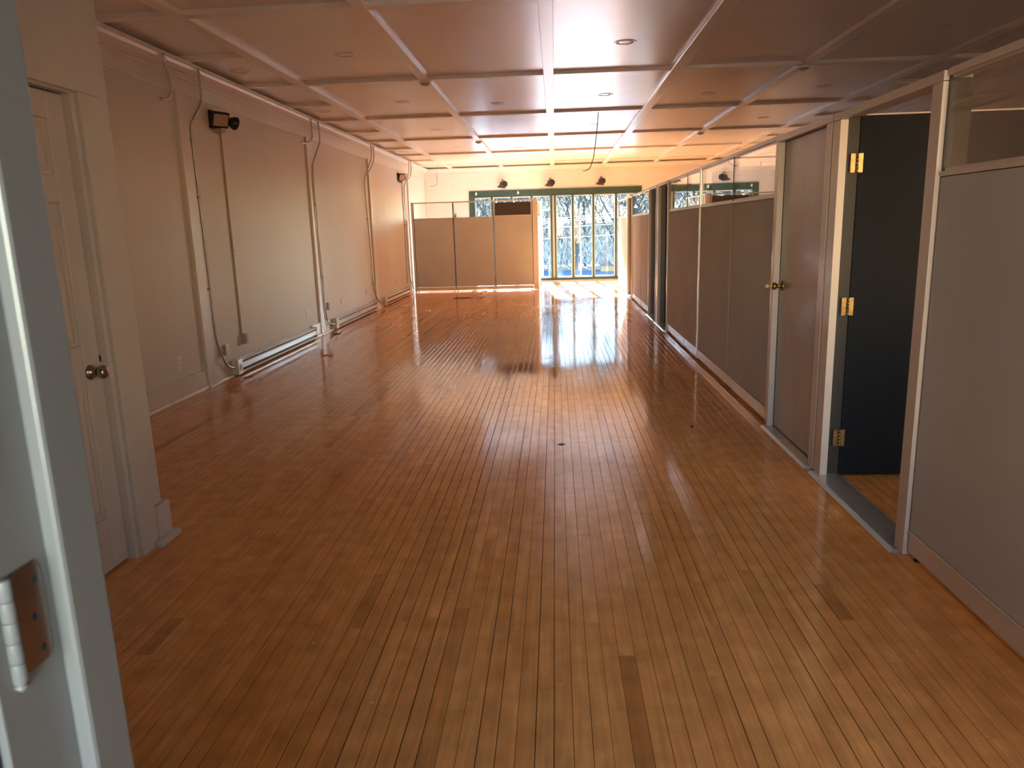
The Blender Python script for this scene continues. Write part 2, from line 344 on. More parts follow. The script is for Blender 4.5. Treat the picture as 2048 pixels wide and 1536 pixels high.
for nm, a, b, z0, z1, y in (('window_2', -.5, .5, .9, 2.05, -1.87), ('fill_window_3', .80, 1.46, .5, 2.5, .52), ('fill_window_4', 3.5, 4.7, .9, 2.3, .52)):  # two near-wall windows added to brighten the room; hall window enlarged likewise
    w2 = thing(nm, ((a+b)/2, y, z0), None, None, kind='structure'); c_ = (a+b)/2
    MB().box(a, b, y-.03, y+.03, z0, z0+.04).box(a, b, y-.03, y+.03, z1-.04, z1).box(a, a+.04, y-.03, y+.03, z0+.04, z1-.04).box(b-.04, b, y-.03, y+.03, z0+.04, z1-.04).box(c_-.02, c_+.02, y-.03, y+.03, z0+.04, z1-.04).build('window_frame', NEARP, w2)
    for p, q in ((a+.04, c_-.02), (c_+.02, b-.04)): B(p, q, y-.003, y+.003, z0+.04, z1-.04).build('pane', FILLGLASS if nm != 'window_2' else WGLASS, w2)

# ------------------------------------------------------------------ entry door frame at the camera
d2 = thing('door_2', (-.41, .52, 0), None, None, kind='structure')
B(-.44, -.410, .455, .572, 0, 2.08).build('jamb', JAMBP, d2, bevel=.0015)
B(-.412, -.396, .524, .574, 0, 2.07).build('door_stop', JAMBP, d2, bevel=.004)
MB().box(.605, .635, .455, .572, 0, 2.08).box(-.44, .635, .455, .572, 2.08, 2.11).build('jamb', JAMBP, d2, bevel=.0015)
MB().box(-.52, -.418, .572, .59, 0, 2.17).box(.618, .71, .572, .59, 0, 2.17).box(-.52, .71, .572, .59, 2.09, 2.19).build('casing', JAMBP, d2, bevel=.002)
for zc in (1.217, .25, 1.88):
    hg = MB(); pts = [(.484, -.0415), (.509, -.0415), (.5135, -.034), (.5135, .034), (.509, .0415), (.484, .0415)]
    hg.prism([(y, z) for y, z in pts], (-.411, 0, zc), (-.4085, 0, zc), (0, 1, 0), (0, 0, 1))
    h = hg.build('hinge', NICKEL, d2, label='dark painted-over hinge leaf')
    k = MB()
    for i in range(5): k.lathe((-.407, .474, zc-.0415+i*.0168), (0, 0, 1), [(0, 0), (0, .0048), (.0003, .0050), (.001, .0052), (.0150, .0052), (.0158, .0050), (.0161, .0048), (.0161, 0)], 16)
    k.lathe((-.407, .474, zc-.05), (0, 0, 1), [(0, 0), (.003, .0035), (.006, .0055), (.0085, 0)], 12)
    k.build('hinge_knuckle', JAMBP, h)
    s = MB()
    for dy, dz in ((.006, .026), (.0, -.002), (.004, -.03)): s.lathe((-.4086, .501+dy, zc+dz), (1, 0, 0), [(0, .0032), (.0006, .003), (.0008, 0)], 10)
    s.build('screw', BLACK, h)
lf = B(-.455, -.4155, -.33, .452, .01, 2.06)
ang = math.radians(4); Rm = Matrix.Rotation(-ang, 3, 'Z'); pv = Vector((-.4155, .452, 0)); lf.v = [tuple(Rm @ (Vector(q)-pv)+pv) for q in lf.v]
lf.build('door_leaf', JAMBP, d2, bevel=.002)

# ------------------------------------------------------------------ closet block with the six-panel door
XD = -2.06
MB().box(-2.20, -2.02, .572, 2.36, 0, ZC+.04).box(-2.20, -2.02, 3.192, 3.43, 0, ZC+.04).box(-2.20, -2.02, 2.36, 3.192, 2.11, ZC+.04).build('wall_closet', NEARP, kind='structure')
B(XL-.15, -2.2, 3.36, 3.43, 0, ZC+.04).build('wall_closet_end', NEARP, kind='structure')
B(-2.9, -2.2, .572, 3.36, -.004, .0).build('floor_closet', SUBF, kind='structure')
d1 = thing('door_1', (XD, 2.78, 0), None, None, kind='structure')
Y0, Y1 = 2.40, 3.165
zr = [(.255, .86), (1.05, 1.655), (1.77, 1.99)]; yc = [(2.50, 2.735), (2.825, 3.055)]
mb = MB(); xf0, xf1 = XD-.038, XD
def sl(y0, y1, z0, z1): mb.box(xf0, xf1, y0, y1, z0, z1)
sl(Y0, 2.50, .012, 2.10); sl(3.055, Y1, .012, 2.10); sl(2.735, 2.825, .255, 1.99)
for a, b in ((.012, .255), (.86, 1.05), (1.655, 1.77), (1.99, 2.10)): sl(2.50, 3.055, a, b)
# the rails between the lower openings stop against the centre stile
mb.build('door_leaf', NEARP, d1, bevel=.006, segs=2)
for z0, z1 in zr:
    for y0, y1 in yc:
        p = MB(); p.box(xf0+.006, XD-.016, y0-.004, y1+.004, z0-.004, z1+.004); n = len(p.v); e = .045
        p.v += [(XD-.016, y0+.012, z0+.012), (XD-.016, y1-.012, z0+.012), (XD-.016, y1-.012, z1-.012), (XD-.016, y0+.012, z1-.012),
                (XD-.005, y0+e, z0+e), (XD-.005, y1-e, z0+e), (XD-.005, y1-e, z1-e), (XD-.005, y0+e, z1-e)]
        p.f += [(n, n+1, n+5, n+4), (n+1, n+2, n+6, n+5), (n+2, n+3, n+7, n+6), (n+3, n, n+4, n+7), (n+4, n+5, n+6, n+7)]; p.sm += [0]*5
        p.build('raised_panel', NEARP, d1)
MB().box(-2.14, -2.024, 3.168, 3.200, 0, 2.13).box(-2.14, -2.024, 2.36, 2.397, 0, 2.13).box(-2.14, -2.024, 2.397, 3.168, 2.106, 2.13).build('jamb', NEARP, d1, bevel=.002)
MB().box(-2.02, -2.002, 3.195, 3.335, 0, 2.115).box(-2.02, -2.002, 2.23, 2.365, 0, 2.115).box(-2.02, -2.002, 2.23, 3.335, 2.115, 2.225).build('casing', NEARP, d1, bevel=.003)
kz = .928; kn = MB().lathe((XD, 3.085, kz), (1, 0, 0), [(0, .034), (.004, .034), (.008, .030), (.014, .016), (.024, .013), (.034, .015), (.042, .025), (.054, .030), (.066, .029), (.074, .022), (.077, .01), (.078, 0)], 28)
kn.build('door_knob', NICKEL, d1, label='satin nickel round knob')
B(-2.062, -2.056, 3.160, 3.168, kz+.035, kz+.062).build('strike_plate', BLACK, d1)
mb = MB().box(-2.02, -1.995, 3.337, 3.46, 0, .195).box(XL+.02, -2.02, 3.43, 3.459, 0, .194)
mb.prism([(0, 0), (.03, 0), (.028, .014), (.018, .026), (0, .03)], (-1.995, 3.30, 0), (-1.995, 3.485, 0), (1, 0, 0), (0, 0, 1))
mb.prism([(0, 0), (.03, 0), (.028, .014), (.018, .026), (0, .03)], (-1.968, 3.46, 0), (XL+.04, 3.46, 0), (0, 1, 0), (0, 0, 1))
mb.build('baseboard_closet', NEARP, kind='structure')

# ------------------------------------------------------------------ far window
w1 = thing('window_1', (0, YW, 0), None, None, kind='structure')
MB().box(-2.34, 2.36, YW-.035, YW, 2.375, 2.505).box(-2.34, -2.21, YW-.035, YW, .0, 2.375).box(2.24, 2.36, YW-.035, YW, .0, 2.375).build('window_casing', GREEN, w1, bevel=.003)
MB().box(-2.30, 2.32, YW-.02, YW+.14, .03, .105).box(-2.30, 2.32, YW+.0, YW+.14, 2.33, 2.42).build('window_rail', GREEN, w1, bevel=.003)
B(-2.4, 2.42, YW-.075, YW+.02, -.0, .032).build('window_sill', TRIM, w1, bevel=.004)
mull = [(-2.26, -2.19), (-1.735, -1.69), (-1.195, -1.150), (-.65, -.605), (-.115, -.070), (-.005, .03), (.47, .515), (1.03, 1.075), (1.645, 1.69), (2.19, 2.26)]
for a, b in mull: B(a-.004, b+.004, YW-.012, YW+.12, .10, 2.34).build('mullion', GREEN, w1, bevel=.003)
for i in range(len(mull)-1):
    a, b = mull[i][1], mull[i+1][0]
    if b-a < .1:
        B(a, b, YW+.03, YW+.1, .1, 2.34).build('mullion_filler', SASH, w1); continue
    m = MB(); t = .028
    m.box(a, a+t, YW+.05, YW+.10, .105, 2.33).box(b-t*.6, b, YW+.05, YW+.10, .105, 2.33).box(a+t, b-t*.6, YW+.05, YW+.10, .105, .105+t).box(a+t, b-t*.6, YW+.05, YW+.10, 2.33-t, 2.33)
    s = m.build('sash', SASH, w1); B(a+t, b-t*.6, YW+.072, YW+.078, .105+t, 2.33-t).build('pane', WGLASS, s)
for i, xx in enumerate((-2.14, -.99)):
    t = thing('shade_bracket', (xx, YW-.06, 2.43), 'small white oval shade bracket on green window header, ' + ('at its window corner end' if i == 0 else 'under the sconce nearest that corner'), 'bracket', 'shade brackets on the window header')
    MB().lathe((xx, YW-.062, 2.43), (0, 1, 0), [(0, 0), (.002, .018), (.012, .028), (.026, .028), (.027, 0)], 18).build('bracket_plate', WHITEP, t)
    B(xx-.012, xx+.012, YW-.066, YW-.058, 2.385, 2.475).build('clip', WHITEP, t)

# ------------------------------------------------------------------ movable office partitions along the right
XT = XR+.06
def module_y(y0, y1, label, top=2.07, near_post=None):
    """panel running along Y: post, rails, fabric, base cover, glass."""
    t = thing('partition_panel', (XR+.03, (y0+y1)/2, 0), label, 'partition panel', 'glazed partition panels along the offices')
    zs = 1.672; e = .004
    MB().box(XR-.001, XT+.001, y0+e, y1-e, .118, .124).box(XR+.002, XT-.002, y0+.012, y1-.012, .03, .118).build('base_cover', BASEC, t, bevel=.001)
    MB().box(XR+.004, XR+.022, y0+.007, y1-.007, .127, zs-.022).box(XT-.022, XT-.004, y0+.007, y1-.007, .127, zs-.022).build('fabric_panel', FABRIC, t, bevel=.003)
    MB().box(XR+.0, XT, y0+.001, y1-.001, zs-.019, zs).box(XR+.012, XT-.012, y0+.016, y1-.016, zs, zs+.014).box(XR+.012, XT-.012, y0+.016, y1-.016, top-.038, top-.026).build('glazing_rail', FRAME, t, bevel=.001)
    MB().box(XR+.0, XT, y0+.001, y1-.001, top-.026, top).box(XR+.008, XT-.008, y0+.001, y1-.001, top, top+.006).build('top_rail', FRAME, t, bevel=.002)
    for a, b in ((y0+.001, y0+.005), (y1-.005, y1-.001)): B(XR+.008, XT-.008, a, b, .03, top-.026).build('stile', SHADE, t)
    B(XR+.010, XR+.016, y0+.005, y1-.005, zs+.014, top-.038).build('glass_pane', GLASS, t)
    for yy in (y0+.05, y1-.05): MB().lathe((XR+.03, yy, 0), (0, 0, 1), [(0, 0), (.0, .016), (.006, .016), (.008, .006), (.03, .006)], 12).build('levelling_foot', BLACK, t)
    return t
module_y(1.95, 3.185, 'large taupe fabric panel with glass top, between the dark open doorway and the near picture edge', top=2.062)
module_y(5.475, 6.765, 'glazed taupe partition panel directly beyond the closed grey door')
module_y(6.77, 8.19, 'glazed taupe partition panel, second one beyond the closed grey door')
module_y(8.25, 9.07, 'narrow glazed taupe partition panel, just beyond the bright slim post')
module_y(9.075, 10.44, 'glazed taupe partition panel just before the second dark open doorway')
module_y(12.57, 13.72, 'glazed partition panel just beyond the pair of narrow open doorways')
module_y(13.725, 15.25, 'glazed partition panel between the pair of doorways and the gap near the window')
module_y(16.42, 17.5, 'partition panel beyond the last gap, shaded upper corner')
module_y(17.505, 18.55, 'last sunlit partition panel of the row, nearest the tall window')
def post(y0, y1, label, z1=2.076, m=FRAME, x1=None):
    t = thing('partition_post', (XR+.03, (y0+y1)/2, 0), label, 'post', 'slim posts of the office partition')
    B(XR-.004, (x1 or XT)+.004, y0, y1, .018, z1).build('post_shaft', m, t, bevel=.003)
    B(XR-.005, (x1 or XT)+.005, y0-.001, y1+.001, z1, z1+.006).build('post_cap', m, t, bevel=.001)
    MB().lathe((XR+.03, (y0+y1)/2, 0), (0, 0, 1), [(0, 0), (0, .014), (.006, .014), (.008, .006), (.02, .006)], 12).build('levelling_foot', BLACK, t)
post(5.425, 5.472, 'taupe post at the knob side of the closed grey door')
post(8.193, 8.247, 'pale post catching window light halfway along the glazed partition', m=ALUM)
post(18.555, 18.62, 'end post of the glazed partition beside the tall window')
post(15.255, 15.30, 'slim post at the near side of the last gap')

def door_frame(y0, y1, label, top=2.07, jw0=.07, jw1=.07, m=FRAME, lin=None):
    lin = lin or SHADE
    """frame around an opening from y0 to y1 (outer sizes)"""
    t = thing('door_frame', (XR+.05, (y0+y1)/2, 0), label, 'door frame', 'doorways in the office partition')
    XO = XR+.105
    for a, b, s in ((y0, y0+jw0, 1), (y1-jw1, y1, -1)):
        B(XR-.012, XR+.03, a, b, .006, top-.037).build('jamb', m, t, bevel=.002)
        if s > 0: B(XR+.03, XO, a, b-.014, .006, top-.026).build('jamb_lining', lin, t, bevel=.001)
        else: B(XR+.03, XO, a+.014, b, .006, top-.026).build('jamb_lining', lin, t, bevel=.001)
    MB().box(XR-.012, XR+.03, y0, y1, top-.035, top+.004).box(XR+.03, XO, y0+.01, y1-.01, top-.024, top).build('header', m, t, bevel=.002)
    th = MB(); prof = [(-.055, 0), (-.050, .006), (-.040, .014), (.10, .016), (.12, .004), (.12, 0)]
    th.prism(prof, (XR, y0+.03, 0), (XR, y1-.03, 0), (1, 0, 0), (0, 0, 1)); q_ = th.build('threshold', STRIP, t)
    MB().prism([(-.0555, .0035), (-.0505, .0075), (-.0405, .0155), (-.034, .0162), (-.034, .0148), (-.040, .0138)], (XR, y0+.03, 0), (XR, y1-.03, 0), (1, 0, 0), (0, 0, 1)).build('lit_threshold_lip', SASH, q_, label='threshold lip whitened for its window highlight')  # window glint on the lip, put in as a lighter colour
    return t, XO
def hinges(parent, y, sg, x, m=BRASS):
    for z in (.24, 1.01, 1.79):
        h = B(x-.032, x-.002, y-sg*.0025, y, z-.05, z+.05).build('hinge', m, parent)
        k = MB()
        for i in range(5): k.lathe((x+.002, y-sg*.006, z-.05+i*.0202), (0, 0, 1), [(0, 0), (0, .0065), (.0187, .0065), (.0187, 0)], 10)
        k.build('hinge_knuckle', m, h)
        B(x+.006, x+.034, y-sg*.002, y+sg*.001, z-.05, z+.05).build('hinge_leaf', m, h)
# dark open doorway
f1, XO = door_frame(3.19, 4.365, 'taupe metal door frame around the dark open doorway', jw0=.085, jw1=.105, top=2.055)
hinges(f1, 4.262, 1, XO-.02)
d4 = thing('door_4', (XO, 4.29, 0), None, None, kind='structure')
B(XO-.006, XO+.86, 4.268, 4.31, .012, 2.035).build('door_leaf', NAVY, d4, bevel=.002)
MB().lathe((XO+.79, 4.268, 1.0), (0, -1, 0), [(0, .032), (.004, .032), (.01, .014), (.03, .012), (.045, .026), (.06, .027), (.066, 0)], 20).build('door_knob', BRASS, d4)
# closed grey door
f2, XO = door_frame(4.39, 5.42, 'taupe metal door frame around the closed grey door', jw0=.085, jw1=.05, top=2.058)
d3 = thing('door_3', (XR+.05, 4.93, 0), None, None, kind='structure')
B(XR+.032, XR+.072, 4.479, 5.366, .022, 2.02).build('door_leaf', LAMIN, d3, bevel=.002)
MB().lathe((XR+.032, 5.31, 1.045), (-1, 0, 0), [(0, .036), (.004, .036), (.010, .030), (.014, .016), (.028, .012), (.034, .013), (.040, .022), (.052, .027), (.064, .025), (.070, .014), (.0705, 0)], 24).build('door_knob', BRASS, d3, label='round brass knob')
k = MB().box(XR-.060, XR-.036, 5.3085, 5.3115, 1.041, 1.049).box(XR-.082, XR-.060, 5.3085, 5.3115, 1.034, 1.056); k.build('key', BRASS, d3, label='key left in the knob')
# pair of narrow open doorways
f3, XO = door_frame(10.445, 11.52, 'frame around the narrow dark doorway halfway to the window', jw0=.055, jw1=.12, lin=REVEAL)
d5 = thing('door_5', (XO, 11.42, 0), None, None, kind='structure')
B(XO-.006, XO+.80, 11.405, 11.445, .012, 2.03).build('door_leaf', SLATE, d5, bevel=.002)
f4, XO = door_frame(11.62, 12.56, 'frame around the narrow doorway with a grey door standing open', jw0=.055, jw1=.05, lin=REVEAL)
d6 = thing('door_6', (XO, 12.5, 0), None, None, kind='structure')
B(XO-.006, XO+.78, 12.515, 12.555, .012, 1.99).build('door_leaf', LAMIN, d6, bevel=.002)
post(11.525, 11.615, 'wide pale post between the pair of narrow doorways', m=ALUM)
f5, XO = door_frame(15.305, 16.415, 'empty door frame at the last gap before the window', jw0=.05, jw1=.24, lin=REVEAL)

def module_x(x0, x1, y, label, fab=FABRIC, top=2.155, zs=1.775, infill=None, cat='partition panel', group=None, nm='partition_panel', split=None):
    t = thing(nm, ((x0+x1)/2, y+.03, 0), label, cat, group)
    a, b = y, y+.06
    B(x0+.004, x1-.004, a+.002, b-.002, .032, .112).build('base_cover', BASEC, t, bevel=.001)
    MB().box(x0+.013, x1-.013, a+.004, a+.02, .118, zs-.01).box(x0+.013, x1-.013, b-.02, b-.004, .118, zs-.01).build('fabric_panel', fab, t, bevel=.003)
    MB().box(x0+.002, x1-.002, a, b, top-.028, top).build('top_rail', FRAME, t, bevel=.002)
    for p, q in ((x0+.001, x0+.012), (x1-.012, x1-.001)): B(p, q, a+.006, b-.006, .035, top-.028).build('stile', SHADE, t)
    B(x0+.016, x1-.016, a+.002, b-.002, zs-.01, zs+.004).build('glazing_rail', FRAME, t)
    if infill is not None:
        MB().box(x0+.016, x0+.036, a+.004, b-.004, zs+.004, top-.028).box(x1-.036, x1-.016, a+.004, b-.004, zs+.004, top-.028).box(x0+.036, x1-.036, a+.004, b-.004, zs+.004, zs+.024).build('infill_frame', FRAME, t)
        B(x0+.036, x1-.036, a+.02, a+.03, zs+.024, top-.055).build('infill_board', infill, t, label='charcoal infill board')
    else: B(x0+.016, x1-.016, a+.027, a+.033, zs+.004, top-.028).build('glass_pane', GLASS, t)
    for xx in (x0+.04, x1-.04): MB().lathe((xx, y+.03, 0), (0, 0, 1), [(0, 0), (.0, .016), (.006, .016), (.008, .006), (.034, .006)], 12).build('levelling_foot', BLACK, t)
    return t
g2 = 'panels of the partition standing across the room'
module_x(-3.425, -2.452, YP, 'taupe partition panel across the room, nearest the heater wall', group=g2)
module_x(-2.448, -1.478, YP, 'middle taupe panel of the partition across the room', group=g2)
module_x(-1.474, -.535, YP, 'partition panel across the room with charcoal upper board', infill=DARKF, group=g2)
def simple_post(x0, x1, y0, y1, z1, label):
    t = thing('partition_post', ((x0+x1)/2, (y0+y1)/2, 0), label, 'post', 'slim posts of the office partition')
    B(x0, x1, y0, y1, .016, z1).build('post_shaft', FRAME, t, bevel=.003)
    B(x0-.001, x1+.001, y0-.001, y1+.001, z1, z1+.006).build('post_cap', FRAME, t, bevel=.001)
    MB().lathe(((x0+x1)/2, (y0+y1)/2, 0), (0, 0, 1), [(0, 0), (0, .014), (.006, .014), (.008, .006), (.02, .006)], 12).build('levelling_foot', BLACK, t)
simple_post(-.532, -.41, YP-.004, YP+.066, 2.16, 'thick end post of the partition standing across the room')
simple_post(-3.475, -3.43, YP, YP+.06, 2.155, 'wall-side channel post of the partition across the room')
# return panel from the end post back to the window
t = thing('partition_panel', (-.44, 19.4, 0), 'sun-edged return panel running from the cross partition to the window', 'partition panel', g2)
B(-.466, -.414, YP+.075, 20.68, .032, .112).build('base_cover', BASEC, t, bevel=.001)
B(-.470, -.410, YP+.075, 20.68, .118, 1.77).build('fabric_panel', FABRIC, t, bevel=.003)
B(-.470, -.410, YP+.075, 20.68, 2.127, 2.155).build('top_rail', FRAME, t, bevel=.002)
B(-.443, -.437, YP+.09, 20.665, 1.77, 2.127).build('glass_pane', GLASS, t)
for a in (YP+.075, 19.4, 20.665): B(-.468, -.412, a, a+.015, 1.77, 2.127).build('stile', FRAME, t)
for a in (YP+.15, 20.6): MB().lathe((-.44, a, 0), (0, 0, 1), [(0, 0), (.0, .016), (.006, .016), (.008, .006), (.034, .006)], 12).build('levelling_foot', BLACK, t)
# dividers between the small offices
DIVF = mat('dark_divider_fabric', (.14, .13, .12), .85, var=.1, vscale=3)
for i, (yy, lab) in enumerate(((4.40, 'dark divider inside the office behind the open dark door'), (8.20, 'dark office divider behind the bright slim post'),
                               (11.56, 'dark office divider between the pair of narrow doorways'), (15.28, 'dark office divider behind the last gap'))):
    t = thing('office_divider', (3.2, yy, 0), lab, 'divider', 'dividers between the small offices')
    B(1.68, 4.80, yy, yy+.05, .12, 2.02).build('fabric_panel', DIVF, t, bevel=.003)
    MB().box(1.68, 4.80, yy-.004, yy+.054, 2.02, 2.06).build('top_rail', FRAME, t, bevel=.002)
    B(1.68, 4.80, yy+.004, yy+.046, .0, .12).build('base_cover', BASEC, t)

# ------------------------------------------------------------------ baseboard heaters
def heater(y0, y1, label):
    X = XL+.018
    t = thing('baseboard_heater', (X, (y0+y1)/2, 0), label, 'heater', 'electric baseboard heaters')
    MB().box(X, X+.012, y0+.1, y1, .022, .172).prism([(0, .172), (.062, .160), (.062, .154), (0, .166)], (X, y0+.1, 0), (X, y1-.03, 0), (1, 0, 0), (0, 0, 1)).build('back_plate', HEATW, t)
    MB().box(X+.012, X+.052, y0+.12, y1-.03, .028, .152).build('fin_core', FIN, t, label='dark fin core')
    MB().prism([(.054, .066), (.066, .070), (.066, .118), (.058, .128), (.054, .126)], (X, y0+.1, 0), (X, y1-.03, 0), (1, 0, 0), (0, 0, 1)).build('front_cover', HEATW, t)
    MB().prism([(.012, .020), (.070, .020), (.072, .040), (.066, .044), (.064, .028), (.012, .028)], (X, y0+.1, 0), (X, y1-.03, 0), (1, 0, 0), (0, 0, 1)).build('bottom_lip', HEATW, t)
    B(X, X+.074, y0, y0+.12, .012, .178).build('junction_box', HEATW, t, bevel=.004)
    B(X+.0, X+.072, y1-.03, y1, .018, .176).build('end_cap', HEATW, t, bevel=.004)
    B(X+.074, X+.076, y0+.03, y0+.09, .06, .12).build('cover_plate', GREYP, t)
heater(7.70, 10.44, 'baseboard heater nearest the camera, bright front cover, below the security light')
heater(11.40, 14.17, 'middle baseboard heater, between the second and third pilasters')
heater(14.88, 17.50, 'far baseboard heater, ending near the cross partition')

# ------------------------------------------------------------------ conduits on the heater wall
def conduit(pts, r, label, clamps=(), name='conduit'):
    P = smooth(pts, 7); t = thing(name, P[0], label, 'conduit', 'metal conduits on the heater wall')
    MB().tube(P, r, 10).build('pipe', STEEL, t)
    for z in clamps:
        q = min(P, key=lambda p: abs(p.z-z))
        MB().box(XL, q.x, q.y-.012, q.y+.012, q.z-.009, q.z+.009).lathe(q-Vector((0, 0, .012)), (0, 0, 1), [(0, 0), (0, r+.004), (.024, r+.004), (.024, 0)], 12).build('clamp', STEEL, t)
    return t
XC = XL+.028
conduit([(XL+.118, 7.46, 3.10), (XL+.115, 7.47, 2.94), (XL+.10, 7.475, 2.79), (XL+.06, 7.37, 2.63), (XC, 7.352, 2.52), (XC, 7.355, 2.1), (XC, 7.375, 1.27), (XC, 7.375, .66), (XC, 7.41, .39), (XL+.05, 7.52, .16), (XL+.06, 7.70, .095)], .0115,
        'tall bent conduit beside the first pilaster, reaching the near heater', (2.45, 1.9, .95))
conduit([(XL+.118, 6.80, 3.10), (XL+.115, 6.83, 2.96), (XL+.115, 6.88, 2.84), (XL+.10, 6.87, 2.755), (XL+.085, 6.80, 2.715), (XL+.08, 6.74, 2.712)], .0115,
        'short hooked conduit stub under the ceiling before the first pilaster')
conduit([(XL+.118, 10.83, 3.10), (XL+.115, 10.85, 2.95), (XL+.115, 10.84, 2.84), (XL+.10, 10.74, 2.77), (XL+.085, 10.58, 2.735), (XL+.08, 10.45, 2.74)], .0115,
        'short hooked conduit stub under the ceiling at the second pilaster')
conduit([(XL+.118, 11.16, 3.10), (XL+.115, 11.2, 2.95), (XL+.10, 11.2, 2.80), (XL+.06, 11.02, 2.55), (XL+.046, 10.97, 2.42), (XL+.046, 10.97, 1.8), (XL+.046, 11.02, .85), (XL+.046, 11.03, .35), (XL+.055, 11.12, .15), (XL+.06, 11.40, .09)], .0115,
        'tall bent conduit on the second pilaster, reaching the middle heater', (1.9, .9))
conduit([(XL+.118, 14.32, 3.10), (XL+.115, 14.36, 2.95), (XL+.10, 14.33, 2.83), (XL+.06, 14.07, 2.56), (XC, 14.03, 2.42), (XC, 14.04, 2.0), (XC, 14.16, 1.0), (XC, 14.2, .45), (XL+.05, 14.4, .18), (XL+.06, 14.88, .09)], .0115,
        'tall bent conduit at the third pilaster, reaching the far heater', (1.8, .5))
conduit([(XL+.118, 14.5, 3.10), (XL+.115, 14.55, 2.95), (XL+.10, 14.5, 2.8), (XL+.06, 14.3, 2.62), (XL+.05, 14.12, 2.55)], .0115, 'shorter twin conduit bend beside the third pilaster')
conduit([(XL+.118, 17.98, 3.10), (XL+.115, 18.02, 2.95), (XL+.10, 17.95, 2.8), (XL+.06, 17.78, 2.62), (XC, 17.72, 2.45), (XC, 17.72, 1.9), (XC, 17.78, .95), (XC, 17.85, .4), (XL+.05, 18.0, .2), (XL+.06, 18.1, .09)], .0115,
        'tall conduit running down beside the far security light', (1.6,))
conduit([(XL+.16, 18.0, 3.10), (XL+.158, 18.06, 2.95), (XL+.14, 18.0, 2.78), (XL+.09, 17.82, 2.66)], .0115, 'short twin conduit bend above the far security light')
def raceway(y, z0, z1, label):
    t = thing('wire_raceway', (XL, y, z0), label, 'raceway', 'surface raceways')
    B(XL, XL+.016, y-.009, y+.009, z0, z1).build('cover_channel', GREYP, t, bevel=.002)
    B(XL, XL+.02, y-.013, y+.013, z0+.9, z0+.93).build('joint_clip', GREYP, t)
raceway(8.06, .42, 2.60, 'flat raceway below the near security light')
raceway(17.60, .28, 2.60, 'thin flat raceway below the far security light')
# security lights
def flood(y, z, label, two):
    X = XL
    t = thing('security_light', (X, y, z), label, 'security light', 'twin-head security lights')
    B(X, X+.03, y-.10, y+.10, z-.09, z+.09).build('back_plate', BLACK, t, bevel=.004)
    ax = Vector((.80, -.50, -.33)).normalized(); ay = ax.cross(Vector((0, 0, 1))).normalized(); az = ay.cross(ax)
    c = Vector((X+.075, y-.015, z+.0))
    h = MB().obox(c, ax, ay, az, .03, .10, .078).build('lamp_head', BLACK, t, bevel=.006)
    MB().obox(c+ax*.032, ax, ay, az, .003, .082, .06).build('lens', LENS, h, label='peach ribbed lens')
    rb = MB()
    for i in range(-2, 3): rb.obox(c+ax*.036+az*i*.022, ax, ay, az, .002, .078, .003)
    rb.build('lens_rib', GREYP, h)
    MB().tube([(X+.03, y, z-.03), (X+.06, y, z-.03)], .02, 12).build('swivel', BLACK, t)
    B(X+.02, X+.10, y-.035, y+.06, z-.125, z-.085).build('sensor', GREYP, t, bevel=.006, label='grey motion sensor')
    if two:
        ax = Vector((.55, .80, -.25)).normalized(); c = Vector((X+.14, y+.19, z-.01))
        h = MB().lathe(c-ax*.06, ax, [(0, 0), (0, .022), (.02, .045), (.06, .066), (.085, .072), (.088, .068), (.070, .05), (.068, 0)], 22).build('lamp_head', BLACK, t)
        MB().lathe(c+ax*.012, ax, [(0, .052), (.008, .05), (.012, 0)], 20).build('bulb_lens', WHITEP, h)
        MB().tube([(X+.03, y+.06, z-.03), (X+.06, y+.10, z-.02), c-ax*.05], .012, 10).build('swivel', BLACK, t)
    else:
        ax = Vector((.6, .75, .1)).normalized(); c = Vector((X+.10, y+.13, z))
        MB().lathe(c-ax*.05, ax, [(0, 0), (0, .02), (.03, .05), (.07, .06), (.072, 0)], 18).build('lamp_head', BLACK, t)
flood(7.92, 2.69, 'black twin-head security light nearest the camera on the heater wall', True)
flood(17.25, 2.70, 'black security light far down the heater wall, above the cross partition', False)
# outlets
def outlet(y, z, box, label, m=WHITEP, d=.0):
    t = thing('wall_outlet', (XL, y, z), label, 'outlet', 'electrical outlets on the heater wall')
    if box: B(XL, XL+box, y-.033, y+.033, z-.055, z+.055).build('surface_box', GREYP, t, bevel=.003)
    x = XL+box
    B(x, x+.006, y-.037, y+.037, z-.06, z+.06).build('cover_plate', m, t, bevel=.002)
    for dz in (-.022, .022):
        r = B(x+.006, x+.010, y-.017, y+.017, z+dz-.014, z+dz+.014).build('receptacle', m, t, bevel=.002)
        MB().box(x+.010, x+.0105, y-.009, y-.006, z+dz-.006, z+dz+.006).box(x+.010, x+.0105, y+.006, y+.009, z+dz-.006, z+dz+.006).build('slot', BLACK, r)
outlet(6.64, .345, 0, 'flush white outlet before the first pilaster')
outlet(7.58, .31, .045, 'surface outlet box beside the near conduit')
outlet(8.085, .36, .045, 'surface outlet box at the foot of the near raceway', GREYP)
outlet(10.33, .375, 0, 'painted-over flush outlet just before the second pilaster', TRIM)
outlet(11.25, .39, .04, 'surface outlet box just beyond the second pilaster', GREYP)
outlet(12.06, .385, 0, 'painted-over flush outlet above the middle heater', TRIM)
outlet(13.70, .40, 0, 'painted-over flush outlet just before the third pilaster', TRIM)
outlet(16.30, .40, 0, 'painted-over flush outlet above the far heater', TRIM)
t = thing('light_switch', (-2.743, YW-.02, 1.85), 'small grey switch plate on the window wall, seen over the cross partition', 'switch')
B(-2.80, -2.69, YW-.034, YW-.012, 1.78, 1.93).build('cover_plate', GREYP, t, bevel=.004); B(-2.765, -2.725, YW-.040, YW-.034, 1.82, 1.89).build('toggle', BLACK, t)

